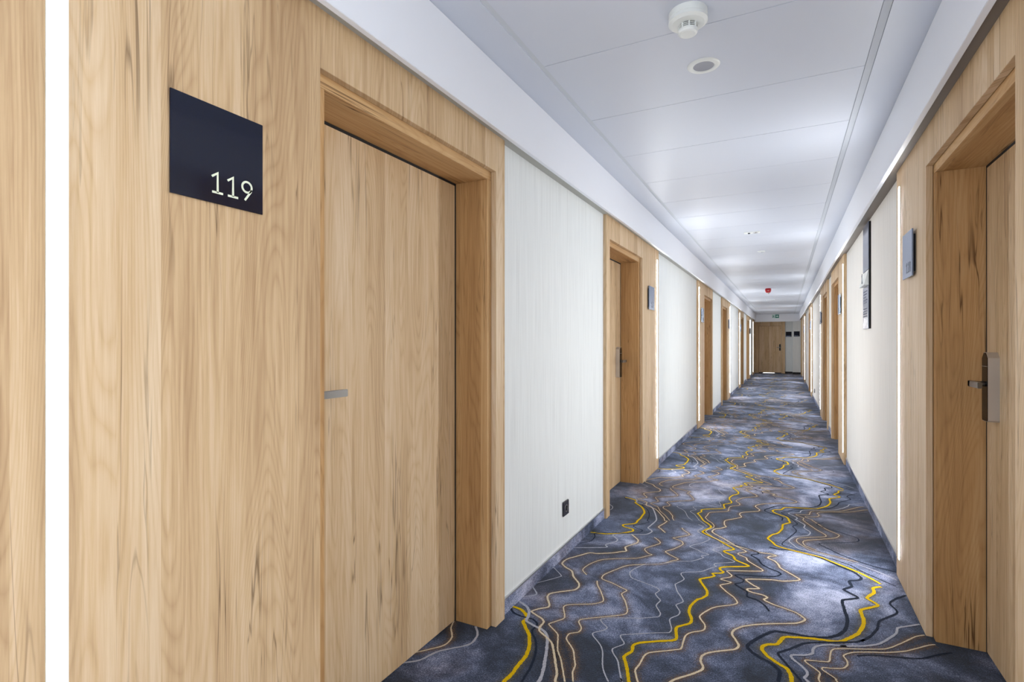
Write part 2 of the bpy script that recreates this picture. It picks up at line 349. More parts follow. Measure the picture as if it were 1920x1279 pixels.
# measured courses of the yarn lines, kept as world x,y after the mapping below
LINES = [
 ('Y', .017, [('C',0,[(125,365),(240,410),(300,470),(300,520),(265,560),(300,640),(335,720),(335,850),(300,960),(220,1060),(130,1180),(30,1279)]),
        ('A',1,[(1580,287),(1430,303),(1450,332),(1545,357),(1548,387),(1400,412),(1200,420),(1010,400)])]),
 ('D', .011, [('C',0,[(125,365),(120,400),(150,445),(230,485),(310,505),(380,525),(430,575),(420,610),(375,655),(375,700),(410,770),(420,870),(400,980),(350,1110),(250,1279)]),
        ('A',1,[(1760,270),(1640,300),(1560,318),(1600,345),(1670,370),(1660,395),(1560,410),(1300,412),(1075,412),(1065,460),(1010,515),(870,540)])]),
 ('W', .015, [('C',0,[(195,295),(240,325),(310,375),(335,430),(325,490),(300,540),(350,575),(420,615),(480,640),(540,700),(555,760),(545,900),(525,1030),(500,1150),(450,1279)]),
        ('A',1,[(1770,325),(1750,345),(1800,390),(1700,430),(1310,428),(1355,490),(1335,520),(1205,560),(1220,592),(1050,598),(800,600)])]),
 ('T', .011, [('A',0,[(1540,430),(1620,500),(1600,540),(1460,590),(1470,640),(1400,650),(1300,665),(1100,675),(1000,665),(850,705),(710,745),(645,800),(690,850),(770,900),(790,970),(855,1050)]),
        ('C',0,[(935,130),(880,170),(700,195),(590,215),(555,260),(580,350),(560,380),(450,400),(365,430),(400,460),(490,520),(510,560),(465,620),(460,665),(520,720),(600,800),(630,900),(650,1040),(670,1170),(650,1279)]),
        ('H',1,[(885,940),(850,970),(760,1025),(800,1060),(860,1115)])]),
 ('T', .006, [('A',0,[(1830,465),(1900,520),(1890,550),(1710,610),(1750,670),(1800,690),(1720,710),(1600,735),(1350,740),(1150,755),(1000,810),(910,880),(960,950)])]),
 ('T', .007, [('F',0,[(310,400),(330,430),(415,490),(400,510),(220,545),(180,555),(300,600),(320,650),(180,720),(65,755),(120,800),(250,870),(170,895),(0,940)]),
        ('A',0,[(1700,815),(1480,830),(1300,895),(1180,950),(1160,1000),(1280,1050),(1400,1110),(1475,1150),(1410,1195)]),
        ('C',0,[(1450,215),(1490,300),(1520,410),(1500,460),(1400,480),(1200,500),(970,525),(935,560),(965,630),(930,680),(820,700),(785,760),(840,850),(870,910),(880,1000),(890,1080),(860,1170),(865,1279)])]),
 ('T', .007, [('C',0,[(1155,60),(1160,110),(1200,190),(1230,280),(1215,315),(1100,340),(820,350),(750,380),(765,480),(745,520),(600,570),(575,590),(640,660),(680,710),(680,800),(680,900),(720,1020),(765,1279)])]),
 ('W', .0065, [('F',0,[(555,350),(630,390),(555,435),(560,470),(700,545),(715,580),(600,630),(470,660),(430,685),(540,730),(600,765),(710,800),(600,825),(630,845),(600,860),(450,900),(250,905)]),
        ('A',0,[(1920,805),(1700,820),(1560,880),(1515,930),(1545,990),(1700,1050),(1850,1110),(1895,1150),(1845,1190),(1870,1234)]),
        ('D',0,[(245,300),(195,360),(245,450),(230,490),(180,500),(0,515)]),
        ('C',0,[(1600,512),(1300,510),(1200,525),(1220,570),(1275,625),(1240,655),(1110,690),(1110,730),(1190,830),(1220,920),(1220,1080),(1240,1170),(1290,1279)])]),
 ('W', .0065, [('F',0,[(910,640),(930,675),(780,720),(790,745),(880,780),(930,830),(1000,860),(1095,905),(1050,920),(820,935),(790,960),(820,980),(740,1005),(600,1055),(340,1070),(295,1095),(340,1165),(310,1195),(220,1240)]),
        ('D',0,[(425,110),(450,190),(520,300),(500,325),(435,355),(480,430),(460,475),(360,525),(380,640),(350,685),(200,690),(0,700)]),
        ('C',0,[(1600,705),(1450,715),(1440,745),(1480,810),(1460,835),(1345,880),(1345,930),(1400,1020),(1420,1120),(1450,1279)]),
        ('F',1,[(560,280),(690,380)])]),
 ('Y', .014, [('F',0,[(740,370),(740,395),(640,440),(620,465),(700,510),(850,580),(950,640),(1080,710),(1070,730),(950,745),(950,765),(1070,820),(1120,885),(1295,960),(1270,980),(1000,985),(880,1000),(890,1035),(930,1060),(900,1080),(770,1085),(795,1120),(740,1140),(600,1165),(580,1190)]),
        ('D',0,[(805,180),(800,240),(740,275),(690,290),(615,360),(590,430),(620,520),(600,575),(460,615),(435,650),(440,750),(400,780),(200,792),(0,810)]),
        ('C',0,[(1650,820),(1590,840),(1575,910),(1480,975),(1500,1050),(1520,1150),(1540,1279)]),
        ('F',1,[(690,330),(740,370)])]),
 ('T', .008, [('F',0,[(780,400),(680,440),(670,465),(760,530),(900,600),(1100,670),(1270,755),(1160,780),(1155,800),(1270,850),(1290,890),(1400,960),(1515,1030),(1500,1050),(1350,1050),(1000,1045),(1010,1075),(1055,1115),(1030,1140),(890,1170),(1045,1220),(900,1255)]),
        ('D',0,[(970,125),(1050,200),(1130,260),(1175,325),(1120,350),(930,375),(840,405),(720,490),(780,590),(780,640),(740,665),(620,685),(545,730),(500,870),(460,890),(280,910),(110,930),(50,970),(0,1060)]),
        ('C',0,[(1660,1070),(1615,1140),(1630,1230),(1645,1279)]),
        ('F',1,[(760,330),(790,370),(780,400)])]),
 ('T', .011, [('F',0,[(975,385),(900,405),(800,420),(760,455),(800,490),(930,560),(1030,620),(1150,680),(1300,720),(1480,770),(1650,795),(1720,820),(1620,830),(1600,855),(1700,900),(1760,960),(1780,1000),(1918,1080)]),
        ('E',0,[(570,0),(640,45),(590,60),(430,65),(300,50),(20,42),(0,60),(80,115),(150,155),(20,158),(10,178),(80,205),(200,235),(250,265),(210,285),(230,305),(330,350),(460,395),(600,450),(700,520),(680,550),(580,575),(300,580),(120,590)]),
        ('D',0,[(1230,615),(1130,660),(1110,710),(1150,770),(1190,840),(1150,885),(1000,905),(830,930),(750,965),(730,1030),(760,1100),(740,1140),(620,1190),(370,1279)]),
        ('F',1,[(945,350),(975,385)])]),
 ('D', .010, [('F',0,[(1100,655),(1300,715),(1440,765),(1450,790),(1345,810),(1450,870),(1500,940),(1600,1000),(1750,1060),(1790,1100),(1700,1130),(1500,1125),(1110,1105),(1230,1180),(1210,1220),(1110,1240),(1140,1270)]),
        ('E',0,[(0,190),(10,250),(120,290),(220,360),(270,430)])]),
 ('D', .016, [('G',0,[(20,755),(150,785),(350,800),(550,850),(750,920),(950,1010),(1150,1095),(1240,1165),(1210,1195)]),
        ('E',0,[(1240,65),(1265,130),(1175,170),(1340,265),(1160,295),(1170,380),(1215,530),(1190,650),(1110,710),(980,745),(750,735),(560,700),(340,670),(200,720),(30,820),(20,880),(150,980),(300,1060),(400,1160),(380,1279)])]),
 ('Y', .017, [('K',0,[(370,565),(310,575),(315,610),(265,650),(345,705)]),
        ('E',0,[(1400,405),(1375,430),(1410,540),(1400,610),(1340,700),(1200,770),(1100,795),(800,760),(520,740),(440,750),(370,825),(260,830),(200,850),(185,890),(250,970),(380,1060),(480,1120),(530,1200),(545,1279)]),
        ('G',1,[(295,400),(290,430),(200,455),(190,510),(130,570),(60,590),(0,640),(60,690),(110,735),(250,780),(500,840),(700,890),(850,950),(1000,1010),(1200,1090),(1400,1190),(1500,1250)])]),
 ('D', .011, [('K',0,[(555,630),(490,650),(435,690),(490,760),(360,820),(340,880),(290,935),(220,975)]),
        ('E',0,[(1414,770),(1300,800),(850,805),(680,820),(520,885),(380,935),(450,1030),(560,1160),(660,1279)]),
        ('G',1,[(390,450),(330,480),(375,550),(190,705),(250,745),(400,790),(700,870),(900,930),(1100,1000),(1250,1080),(1500,1190),(1700,1279)])]),
 ('W', .012, [('B',0,[(1050,200),(900,225),(790,245),(770,310),(640,400),(530,445),(350,462),(100,462)]),
        ('E',0,[(1200,850),(1000,835),(850,850),(800,890),(790,940),(700,960),(545,960),(550,1000),(650,1080),(720,1150),(730,1200),(695,1235),(740,1279)]),
        ('G',1,[(490,460),(480,500),(560,555),(530,600),(350,620),(280,670),(330,720),(420,780),(700,840),(900,900),(1200,990),(1500,1100),(1720,1200)])]),
 ('T', .007, [('B',0,[(1110,330),(1000,350),(830,430),(650,495),(400,500),(50,495)]),
        ('E',0,[(1100,885),(1015,920),(1000,1020),(960,1040),(720,1020),(720,1050),(880,1170),(880,1279)]),
        ('G',1,[(640,520),(760,590),(750,620),(450,630),(385,650),(390,690),(500,760),(650,820),(900,880),(1200,960)])]),
 ('T', .007, [('B',0,[(1240,445),(1150,455),(900,520),(650,540),(450,535),(250,540),(140,575),(180,640),(185,690),(130,730),(0,730)]),
        ('E',0,[(920,1110),(920,1140),(1080,1250),(1090,1279)]),
        ('G',1,[(780,520),(940,590),(930,620),(850,640),(520,665),(465,690),(500,740),(650,800)])]),
 ('D', .008, [('B',0,[(1440,545),(1300,560),(1080,610),(900,605),(500,570),(300,580)])]),
 ('D', .008, [('G',0,[(740,430),(660,465),(1150,620),(1210,670),(1150,690),(900,700),(680,710),(850,800),(1000,870),(1300,980),(1700,1090)])]),
 ('T', .008, [('R',0,[(585,320),(560,380),(565,450),(500,510),(250,570)])]),
 ('W', .011, [('R',0,[(735,370),(750,430),(690,500),(470,550),(330,615),(180,635)])]),
 ('W', .009, [('C',0,[(380,140),(425,210),(400,235),(250,260)])]),
 ('W', .0065, [('A',0,[(530,850),(630,955),(600,980),(320,1055)])]),
]
def catmull(pts, sub):
    out = []
    n = len(pts)
    for i in range(n-1):
        p0 = pts[max(0, i-1)]; p1 = pts[i]; p2 = pts[i+1]; p3 = pts[min(n-1, i+2)]
        for k in range(sub):
            t = k/sub
            # centripetal-ish: plain catmull with reduced tangents keeps hairpins from looping
            a = 0.38
            m1 = ((p2[0]-p0[0])*a, (p2[1]-p0[1])*a); m2 = ((p3[0]-p1[0])*a, (p3[1]-p1[1])*a)
            h = (2*t**3-3*t*t+1, t**3-2*t*t+t, -2*t**3+3*t*t, t**3-t*t)
            out.append(tuple(h[0]*p1[j]+h[1]*m1[j]+h[2]*p2[j]+h[3]*m2[j] for j in (0, 1)))
    out.append(pts[-1]); return out
fl = MB()
fl.box(-1.55, 0.95, Y0, Y1+0.3, -0.05, 0.0, 'carpet')
edge_faces = []          # (first vertex index, per-vertex edge value)
evals = {}
def ribbon(pts, wd, mat, z, jit, ev=None):
    n = len(pts); base = len(fl.v); k = fl.mi(mat); cols = len(ev) if ev else 2
    for i, p in enumerate(pts):
        a = pts[max(0, i-1)]; c = pts[min(n-1, i+1)]
        dx, dy = c[0]-a[0], c[1]-a[1]; l = math.hypot(dx, dy) or 1
        nx, ny = -dy/l, dx/l
        for j in range(cols):
            t = j/(cols-1)*2-1; ww = wd*0.5*(1+rnd.uniform(-jit, jit))*t
            if ev: evals[len(fl.v)] = ev[j]*(0 if i in (0, n-1) else 1)
            fl.v.append((p[0]+nx*ww, p[1]+ny*ww, z))
    for i in range(n-1):
        for j in range(cols-1):
            q = base+i*cols+j; fl.f.append((q, q+1, q+cols+1, q+cols)); fl.m.append(k)
paths = []
for li, (kind, wd, segs) in enumerate(LINES):
    pts = []
    for cr, sh, ps in segs:
        ox, oy, sc = CROP[cr]
        for x, y in ps:
            X, Y = floor_pt(ox+x/sc, oy+y/sc); p = (X, Y-sh*PER)
            if pts and math.hypot(p[0]-pts[-1][0], p[1]-pts[-1][1]) < 0.012: continue
            pts.append(p)
    paths.append((kind, wd, pts, 0.0011+0.00004*li))
for k in range(-1, 13):
    for kind, wd, pts, z in paths:
        pp = [(p[0], p[1]+k*PER) for p in pts]
        if max(p[1] for p in pp) < 1.0 or min(p[1] for p in pp) > Y1: continue
        near = k < 2
        cv = catmull(pp, 8 if near else 4)
        cv = [p for p in cv if p[1] < Y1-0.05]
        if len(cv) < 3: continue
        if kind in 'YT' and k < 5: ribbon(cv[::2], 0.075, 'h'+kind, 0.0006, 0, [0, .55, 1, .55, 0])
        ribbon(cv, wd*((0.95 if k < 1 else 0.75) if kind == 'Y' else (0.9 if k < 1 else 0.62)), 'y'+kind, z, 0.20 if near else 0.1)
fo = fl.build('floor', fix=False)
ca = fo.data.color_attributes.new('edge', 'FLOAT_COLOR', 'POINT')
arr = [0.0]*(4*len(fl.v))
for i, e in evals.items(): arr[4*i] = arr[4*i+1] = arr[4*i+2] = e; arr[4*i+3] = 1
ca.data.foreach_set('color', arr)
tag(fo, 'grey-blue corridor carpet with swirling yellow, sand and dark contour lines', 'carpet', kind='structure')

# ------------------------------------------------------------------ ceiling
cb = MB()
cb.box(-1.6, 1.0, Y0, Y1+0.3, ZC+0.003, ZC+0.08, 'ceil_trim')
sl0, sl1, sr0, sr1 = -0.962, -0.938, 0.309, 0.336
cb.box(-1.6, sl0, Y0, Y1, ZC, ZC+0.004, 'ceil'); cb.box(sr1+0.003, 1.0, Y0, Y1, ZC, ZC+0.004, 'ceil')
cb.box(sr0, sr1, Y0, Y1, ZC-0.001, ZC+0.004, 'ceil_trim')
y = 2.119-0.635*10
while y < Y1:
    a, b2 = max(y+0.002, Y0), min(y+0.633, Y1)
    if b2 > a: cb.box(sl1, sr0-0.002, a, b2, ZC, ZC+0.004, 'ceil')
    y += 0.635
tag(cb.build('ceiling'), 'white panelled corridor ceiling with two long metal profiles', 'ceiling', kind='structure')

# ------------------------------------------------------------------ coves along both walls
for nm, F, wallx, sgn in (('trim_1', FL, -1.6, -1), ('trim_2', FR, 1.0, 1)):
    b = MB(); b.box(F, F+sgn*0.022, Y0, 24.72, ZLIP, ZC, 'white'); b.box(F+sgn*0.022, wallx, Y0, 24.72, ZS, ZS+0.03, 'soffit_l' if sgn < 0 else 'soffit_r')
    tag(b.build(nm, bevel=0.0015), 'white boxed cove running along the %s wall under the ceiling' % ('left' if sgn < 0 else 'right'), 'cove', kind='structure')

# ------------------------------------------------------------------ walls
def wall(name, sgn, WX, bays, lab, pm):
    b = MB(); back = WX+sgn*0.34; deep = WX+sgn*0.045
    y = Y0
    spans = [(a, a+PW, v) for a, v in bays]
    for a, e, v in spans+[(Y1+0.3, Y1+0.3, None)]:
        if a > y: b.box(WX, back, y, a, 0, ZC+0.005, pm)
        if v is None: break
        # opening extents in world y
        lo_strip = (v == 'A') == (sgn < 0)     # is the light strip on the low-y side?
        o0, o1 = (a+S_OP0-0.02, a+S_OP1+0.02) if lo_strip else (e-S_OP1-0.02, e-S_OP0+0.02)
        b.box(WX+sgn*0.001, back, a, o0-0.05, 0, ZC+0.005, pm); b.box(WX+sgn*0.001, back, o1+0.05, e, 0, ZC+0.005, pm)
        b.box(WX+sgn*0.001, back, o0-0.05, o1+0.05, Z_OP+0.07, ZC+0.005, pm)
        b.box(WX+sgn*0.26, back, o0-0.05, o1+0.05, 0, Z_OP+0.07, 'black')
        y = e
    tag(b.build(name), lab, 'wall', kind='structure')
wall('wall_left', -1, WL, LEFT, 'left corridor wall in white vertically ribbed wallpaper', 'paper')
wall('wall_right', 1, WR, RIGHT, 'right corridor wall in pale vertically ribbed wallpaper', 'paper_r')
b = MB(); b.box(-1.6, 1.0, Y1, Y1+0.2, 0, ZC, 'paper'); b.box(0.27, 0.578, Y1-0.42, Y1, 0, ZC, 'paper')
tag(b.build('wall_back'), 'end wall of the corridor with a narrow projecting pier', 'wall', kind='structure')
b = MB(); b.box(-1.6, -0.95, Y0-0.1, Y0, 0, ZC, 'paper'); b.box(0.33, 1.0, Y0-0.1, Y0, 0, ZC, 'paper'); b.box(-0.95, 0.33, Y0-0.1, Y0, 0, 0.3, 'paper'); b.box(-0.95, 0.33, Y0-0.1, Y0, 2.3, ZC, 'paper')  # opening made up to let sky light fill the corridor
tag(b.build('wall_front'), 'unseen end wall behind the viewer with an opening added for fill light', 'wall', kind='structure')
b = MB(); b.box(-1.3, 0.62, 24.7, 24.85, 2.19, ZC, 'white')
tag(b.build('trim_3', bevel=0.003), 'white dropped lintel across the far end of the corridor', 'lintel', kind='structure')

# baseboards : carpet upstand with a thin metal capping, one mesh per wall
def baseboard(name, sgn, WX, bays, lab):
    b = MB(); y = Y0
    for a in [s for s, v in bays]+[Y1]:
        if a-y > 0.02:
            b.box(WX+sgn*0.002, WX-sgn*0.008, y, a, 0, 0.068, 'skirt'); b.box(WX+sgn*0.002, WX-sgn*0.010, y, a, 0.068, 0.077, 'satin')
        y = a+PW
    tag(b.build(name), lab, 'baseboard', kind='structure')
baseboard('baseboard_left', -1, WL, LEFT+[(23.42, 'C')], 'blue-grey carpet skirting with metal capping, left wall')
baseboard('baseboard_right', 1, WR, RIGHT+[(22.9, 'C')], 'blue-grey carpet skirting with metal capping, right wall')
b = MB(); b.box(-0.02, 0.262, Y1, Y1-0.01, 0, 0.08, 'black'); b.box(0.26, 0.578, Y1-0.42, Y1-0.43, 0, 0.08, 'black')
tag(b.build('baseboard_back'), 'black skirting on the end wall and its pier', 'baseboard', kind='structure')

# ------------------------------------------------------------------ wooden cladding bay, local: x' out of the wall, y' from the light-strip end
def cladding_mesh():
    b = MB(); t = -0.0245
    b.box(t, 0, 0, S_REC0, 0, ZS+0.005, 'oak_z'); b.box(t, 0, S_REC1, PW, 0, ZS+0.005, 'oak_z')
    b.box(t, 0, S_REC0, S_REC1, Z_REC, ZS+0.005, 'oak_z')
    return b
def mirror(b): b.v = [(x, -y, z) for x, y, z in b.v]; return b
def door(root, m, lock_off):
    """frame, leaf, seal and electronic lock; m = +1/-1 mirrors along y'"""
    def B(fn):
        b = MB(); fn(b)
        return mirror(b) if m < 0 else b
    f0 = -0.0265
    def frame(b):
        q = S_OP0; r = S_OP1
        b.box(-DEPTH-0.03, f0, q-0.055, q, 0, Z_OP, 'frame_z'); b.box(-DEPTH-0.03, f0, r, r+0.05, 0, Z_OP, 'frame_z')
        b.box(-DEPTH-0.03, f0, q-0.055, r+0.05, Z_OP, Z_OP+0.055, 'frame_y')
    B(frame).build('door_frame', root, bevel=0.0012)
    def seal(b):
        b.box(-DEPTH-0.045, -DEPTH-0.012, S_OP0-0.03, S_OP1+0.03, 0, Z_OP+0.03, 'black')
        b.box(-DEPTH-0.014, -DEPTH+0.0005, S_OP0-0.002, S_OP0+0.009, 0, Z_OP+0.002, 'black'); b.box(-DEPTH-0.014, -DEPTH+0.0005, S_OP1-0.009, S_OP1+0.002, 0, Z_OP+0.002, 'black')
        b.box(-DEPTH-0.014, -DEPTH+0.0005, S_OP0, S_OP1, Z_OP-0.010, Z_OP+0.002, 'black')
    B(seal).build('seal', root)
    def leaf(b): b.box(-DEPTH-0.011, -DEPTH, S_OP0+0.0095, S_OP1-0.0095, 0.006, Z_OP-0.0105, 'oak_z')
    B(leaf).build('door_leaf', root, bevel=0.001)
    c = S_OP0+lock_off
    def lock(b):
        z0, z1, h, x0, x1 = 0.985, 1.262, 0.034, -DEPTH, -DEPTH+0.036
        out = [(c-h, z0+0.006), (c-h+0.006, z0), (c+h-0.006, z0), (c+h, z0+0.006), (c+h, z1-0.022), (c+h-0.022, z1), (c-h+0.022, z1), (c-h, z1-0.022)]
        b.prism(out, 0, x0, x1, 'satin')
        ins = [(c+(y-c)*0.97, z+(0.002 if z < 1.1 else -0.002)) for y, z in out]
        b.prism(ins, 0, x1, x1+0.0015, 'gloss_black')
        b.box(x1+0.0015, x1+0.0022, c-h*0.95, c+h*0.95, 1.205, 1.2065, 'satin')
    lk = B(lock).build('lock_plate', root); tag(lk, 'black glass lock plate with metal sides')
    def lever(b):
        x1 = -DEPTH+0.0375; s = 1
        # rose, neck, bar with a rounded end
        out = [(c+0.011*math.cos(a*math.pi/8), 1.135+0.011*math.sin(a*math.pi/8)) for a in range(16)]
        b.prism(out, 0, x1, x1+0.045, 'steel')
        b.box(x1+0.036, x1+0.05, c-0.013, c+0.115, 1.123, 1.147, 'steel')
        b.box(x1+0.028, x1+0.05, c-0.013, c+0.013, 1.123, 1.147, 'steel')
    lv = B(lever).build('lever', lk, bevel=0.002); tag(lv, 'steel lever handle')
def glyph(ch):
    """strokes on a unit box 0..0.56 wide, 0..1 high"""
    arc = lambda cx, cy, rx, ry, a0, a1, n=18: [(cx+rx*math.cos(math.radians(a0+(a1-a0)*i/n)), cy+ry*math.sin(math.radians(a0+(a1-a0)*i/n))) for i in range(n+1)]
    return {'0': [arc(0.28, 0.5, 0.21, 0.47, 0, 360, 28)],
            '1': [[(0.07, 0.76), (0.31, 0.97), (0.31, 0.03)], [(0.08, 0.03), (0.54, 0.03)]],
            '9': [arc(0.28, 0.70, 0.22, 0.265, -360, 0, 28), [(0.485, 0.62), (0.46, 0.5), (0.36, 0.33), (0.18, 0.02)]],
            '8': [arc(0.28, 0.755, 0.18, 0.21, 0, 360, 26), arc(0.28, 0.275, 0.22, 0.26, 0, 360, 26)],
            '7': [[(0.05, 0.96), (0.52, 0.96), (0.2, 0.02)]],
            '6': [arc(0.28, 0.30, 0.22, 0.265, 0, 360, 28), [(0.075, 0.38), (0.10, 0.5), (0.20, 0.67), (0.38, 0.98)]],
            '5': [[(0.48, 0.96), (0.14, 0.96), (0.11, 0.56)]+arc(0.26, 0.32, 0.23, 0.28, 110, -140, 18)],
            '4': [[(0.42, 0.02), (0.42, 0.96), (0.03, 0.28), (0.56, 0.28)]],
            '3': [arc(0.26, 0.73, 0.19, 0.22, 150, -90, 18), arc(0.26, 0.27, 0.22, 0.25, 90, -150, 18)],
            '2': [arc(0.28, 0.72, 0.2, 0.24, 160, -30, 14)+[(0.07, 0.03), (0.52, 0.03)]]}[ch]
def strokes(b, paths2, x, mat, wd, th, flip):
    """raised line work on the plane x'=x; flip: reading direction along -y'"""
    for pts in paths2:
        n = len(pts); L1 = []; L2 = []
        for i, p in enumerate(pts):
            a = pts[max(0, i-1)]; c = pts[min(n-1, i+1)]
            if n > 20 and math.hypot(pts[0][0]-pts[-1][0], pts[0][1]-pts[-1][1]) < 1e-4:
                a = pts[i-1] if i else pts[-2]; c = pts[i+1] if i < n-1 else pts[1]
            d1 = (p[0]-a[0], p[1]-a[1]); d2 = (c[0]-p[0], c[1]-p[1])
            l1 = math.hypot(*d1) or 1; l2 = math.hypot(*d2) or 1
            t = (d1[0]/l1+d2[0]/l2, d1[1]/l1+d2[1]/l2); l = math.hypot(*t) or 1
            nx, ny = -t[1]/l, t[0]/l
            cosk = 1.0
            if 0 < i < n-1 or l1 > 0: cosk = max(0.55, abs((d2[0]/l2)*(t[0]/l)+(d2[1]/l2)*(t[1]/l))) if 0 < i < n-1 else 1
            h = wd/2/cosk
            L1.append((p[0]+nx*h, p[1]+ny*h)); L2.append((p[0]-nx*h, p[1]-ny*h))
        for i in range(n-1):
            q = [L1[i], L1[i+1], L2[i+1], L2[i]]
            b.prism(q, 0, x, x+th, mat)
def plate(name, cy, cz, w2, text, parent_loc, rz, label, thick=0.007, gap=0.004, pm='navy', dm='digit'):
    """room number plate; local y' = reading direction is set by s (left wall +y, right wall -y both read away->toward)"""
    root = empty(name, parent_loc, rz)
    b = MB(); b.box(gap, gap+thick, -w2, w2, -w2, w2, pm); b.box(0, gap, -w2*0.8, w2*0.8, -w2*0.8, w2*0.8, 'black')
    b.build('plate', root, bevel=0.0006)
    d = MB(); hgt = 0.048; adv = hgt*0.80
    x0 = w2-0.022-adv*len(text)
    for i, ch in enumerate(text):
        ps = [[(x0+i*adv+px*hgt*1.2, -w2+0.024+py*hgt) for px, py in s_] for s_ in glyph(ch)]
        strokes(d, ps, gap+thick, dm, hgt*0.105, 0.0006, False)
    d.build('numerals', root)
    tag(root, label, 'sign', 'room number plates')
    return root

SIGN_Z = 1.735
def place(side, i, a, v):
    sgn = -1 if side == 'L' else 1
    X = XL if side == 'L' else XR
    rz = 0 if side == 'L' else math.pi
    lo_strip = (v == 'A') == (side == 'L')
    ystart = a if lo_strip else a+PW            # world y of the strip end
    dirw = 1 if lo_strip else -1                # world direction of s
    # root at floor, rotation makes +x' face the corridor; m maps s onto local y'
    m = dirw*(1 if side == 'L' else -1)
    return X, rz, ystart, dirw, m
def world_y(ys, dirw, s): return ys+dirw*s

trim_no = 4; door_no = 1
strip_proto = None
SIGNTXT = {('L', 0): '119', ('L', 1): '117', ('L', 2): '115', ('L', 3): '113', ('L', 4): '111', ('L', 5): '109',
           ('R', 0): '118', ('R', 1): '116', ('R', 2): '114', ('R', 3): '112', ('R', 4): '112'}
ORD = ['nearest', 'second', 'third', 'fourth', 'fifth', 'sixth']
STRIP_GROUP = 'vertical light strips on the cladding'
def light_strip(loc, rz, label, z0=0.118, z1=2.15, mat='strip'):
    root = empty('light_strip', loc, rz)
    b = MB(); b.box(0, 0.0025, -0.017, 0.017, z0-0.004, z1+0.004, 'plastic'); b.build('channel', root)
    d = MB(); pts = [(0.0125*math.cos(t*math.pi/8), 0.0125*math.sin(t*math.pi/8)*0.14) for t in range(9)]
    pts2 = [(0.0025+p[1], p[0]) for p in pts]
    d.prism(pts2, 2, z0, z1, mat); d.build('diffuser', root)
    tag(root, label, 'light', STRIP_GROUP); return root
for side, bays in (('L', LEFT), ('R', RIGHT)):
    wn = 'left' if side == 'L' else 'right'
    for i, (a, v) in enumerate(bays):
        X, rz, ys, dw, m = place(side, i, a, v)
        b = cladding_mesh()
        if m < 0: mirror(b)
        o = b.build('trim_%d' % trim_no, bevel=0.0008); o.location = (X, ys, 0); o.rotation_euler = (0, 0, rz); trim_no += 1
        tag(o, 'oak cladding around the %s door on the %s wall' % (ORD[i], wn), 'cladding', kind='structure')
        r = empty('door_%d' % door_no, (X, ys, 0), rz); door_no += 1
        tag(r, '%s oak hotel room door on the %s wall' % (ORD[i], wn), 'door', kind='structure')
        door(r, m, 0.062 if (side, i) == ('L', 0) else 0.125)
        light_strip((X, world_y(ys, dw, S_STRIP), 0), rz, 'white vertical light strip beside the %s door on the %s wall' % (ORD[i], wn))
        # number plate
        cy = world_y(ys, dw, (S_SIGN0+S_SIGN1)/2)
        lab = {('L', 0): 'large dark navy square plate reading 119 beside nearest left door',
               ('L', 1): 'square plate reading 117, reflection toned in grey-blue, between the second left door and its light strip',
               ('R', 0): 'square plate reading 118, reflection toned in grey-blue, between right light strip and nearest right door'}.get((side, i),
               'small square number plate seen edge-on beside the %s door on the %s wall' % (ORD[i], wn))
        plate('room_sign', cy, SIGN_Z, 0.1125, SIGNTXT[(side, i)], (X, cy, SIGN_Z), rz, lab, thick=0.004 if (side, i) == ('L', 0) else 0.006, gap=0.002 if (side, i) == ('L', 0) else 0.012,
              pm='navy' if (side, i) == ('L', 0) else 'plate_sheen', dm='digit' if (side, i) == ('L', 0) else 'digit_in_sheen')

# strips and cladding pieces without doors
b = MB(); b.box(WL-0.01, XL, 23.42, Y1-0.002, 0, ZS+0.005, 'oak_z')
tag(b.build('trim_%d' % trim_no, bevel=0.001), 'plain oak cladding at the far end of the left wall', 'cladding', kind='structure'); trim_no += 1
light_strip((XL, 23.6, 0), 0, 'farthest white vertical light strip on the left wall, near the end door', mat='strip_dim')
b = MB(); b.box(WR+0.01, XR, 22.9, 24.86, 0, ZS+0.005, 'oak_z')
tag(b.build('trim_%d' % trim_no, bevel=0.001), 'plain oak cladding at the far end of the right wall', 'cladding', kind='structure'); trim_no += 1
# strips of the bays just behind the viewer
light_strip((WL, -2.52, 0), 0, 'white vertical light strip on the left wall behind the viewer')
light_strip((WR, 0.12, 0), math.pi, 'white vertical light strip on the right wall behind the viewer')

# ------------------------------------------------------------------ end door
r = empty('door_%d' % door_no, (-0.59, Y1, 0)); tag(r, 'oak door closing the far end of the corridor', 'door', kind='structure')
b = MB(); b.box(-0.61, -0.445, -0.05, 0, 0, 2.24, 'oak_z'); b.box(0.43, 0.57, -0.05, 0, 0, 2.24, 'oak_z'); b.box(-0.445, 0.43, -0.05, 0, 2.03, 2.24, 'oak_z')
b.build('door_frame', r, bevel=0.001)
b = MB(); b.box(-0.438, 0.423, -0.030, -0.002, 0.03, 2.022, 'oak_z'); b.build('door_leaf', r, bevel=0.001)
b = MB(); b.box(-0.445, 0.43, -0.012, -0.001, 0.0, 2.03, 'black'); b.build('seal', r)
b = MB(); b.box(-0.27, 0.17, -0.040, -0.012, 0.0, 0.018, 'door_gap'); b.build('under_door_glow', r)  # glowing block stands in for light leaking under the door
b = MB(); b.box(0.345, 0.405, -0.05, -0.03, 0.97, 1.24, 'gloss_black'); lk = b.build('lock_plate', r, bevel=0.004)
b = MB(); b.box(0.365, 0.385, -0.09, -0.05, 1.095, 1.115, 'steel'); b.box(0.25, 0.385, -0.10, -0.085, 1.095, 1.115, 'steel'); b.build('lever', lk, bevel=0.002)

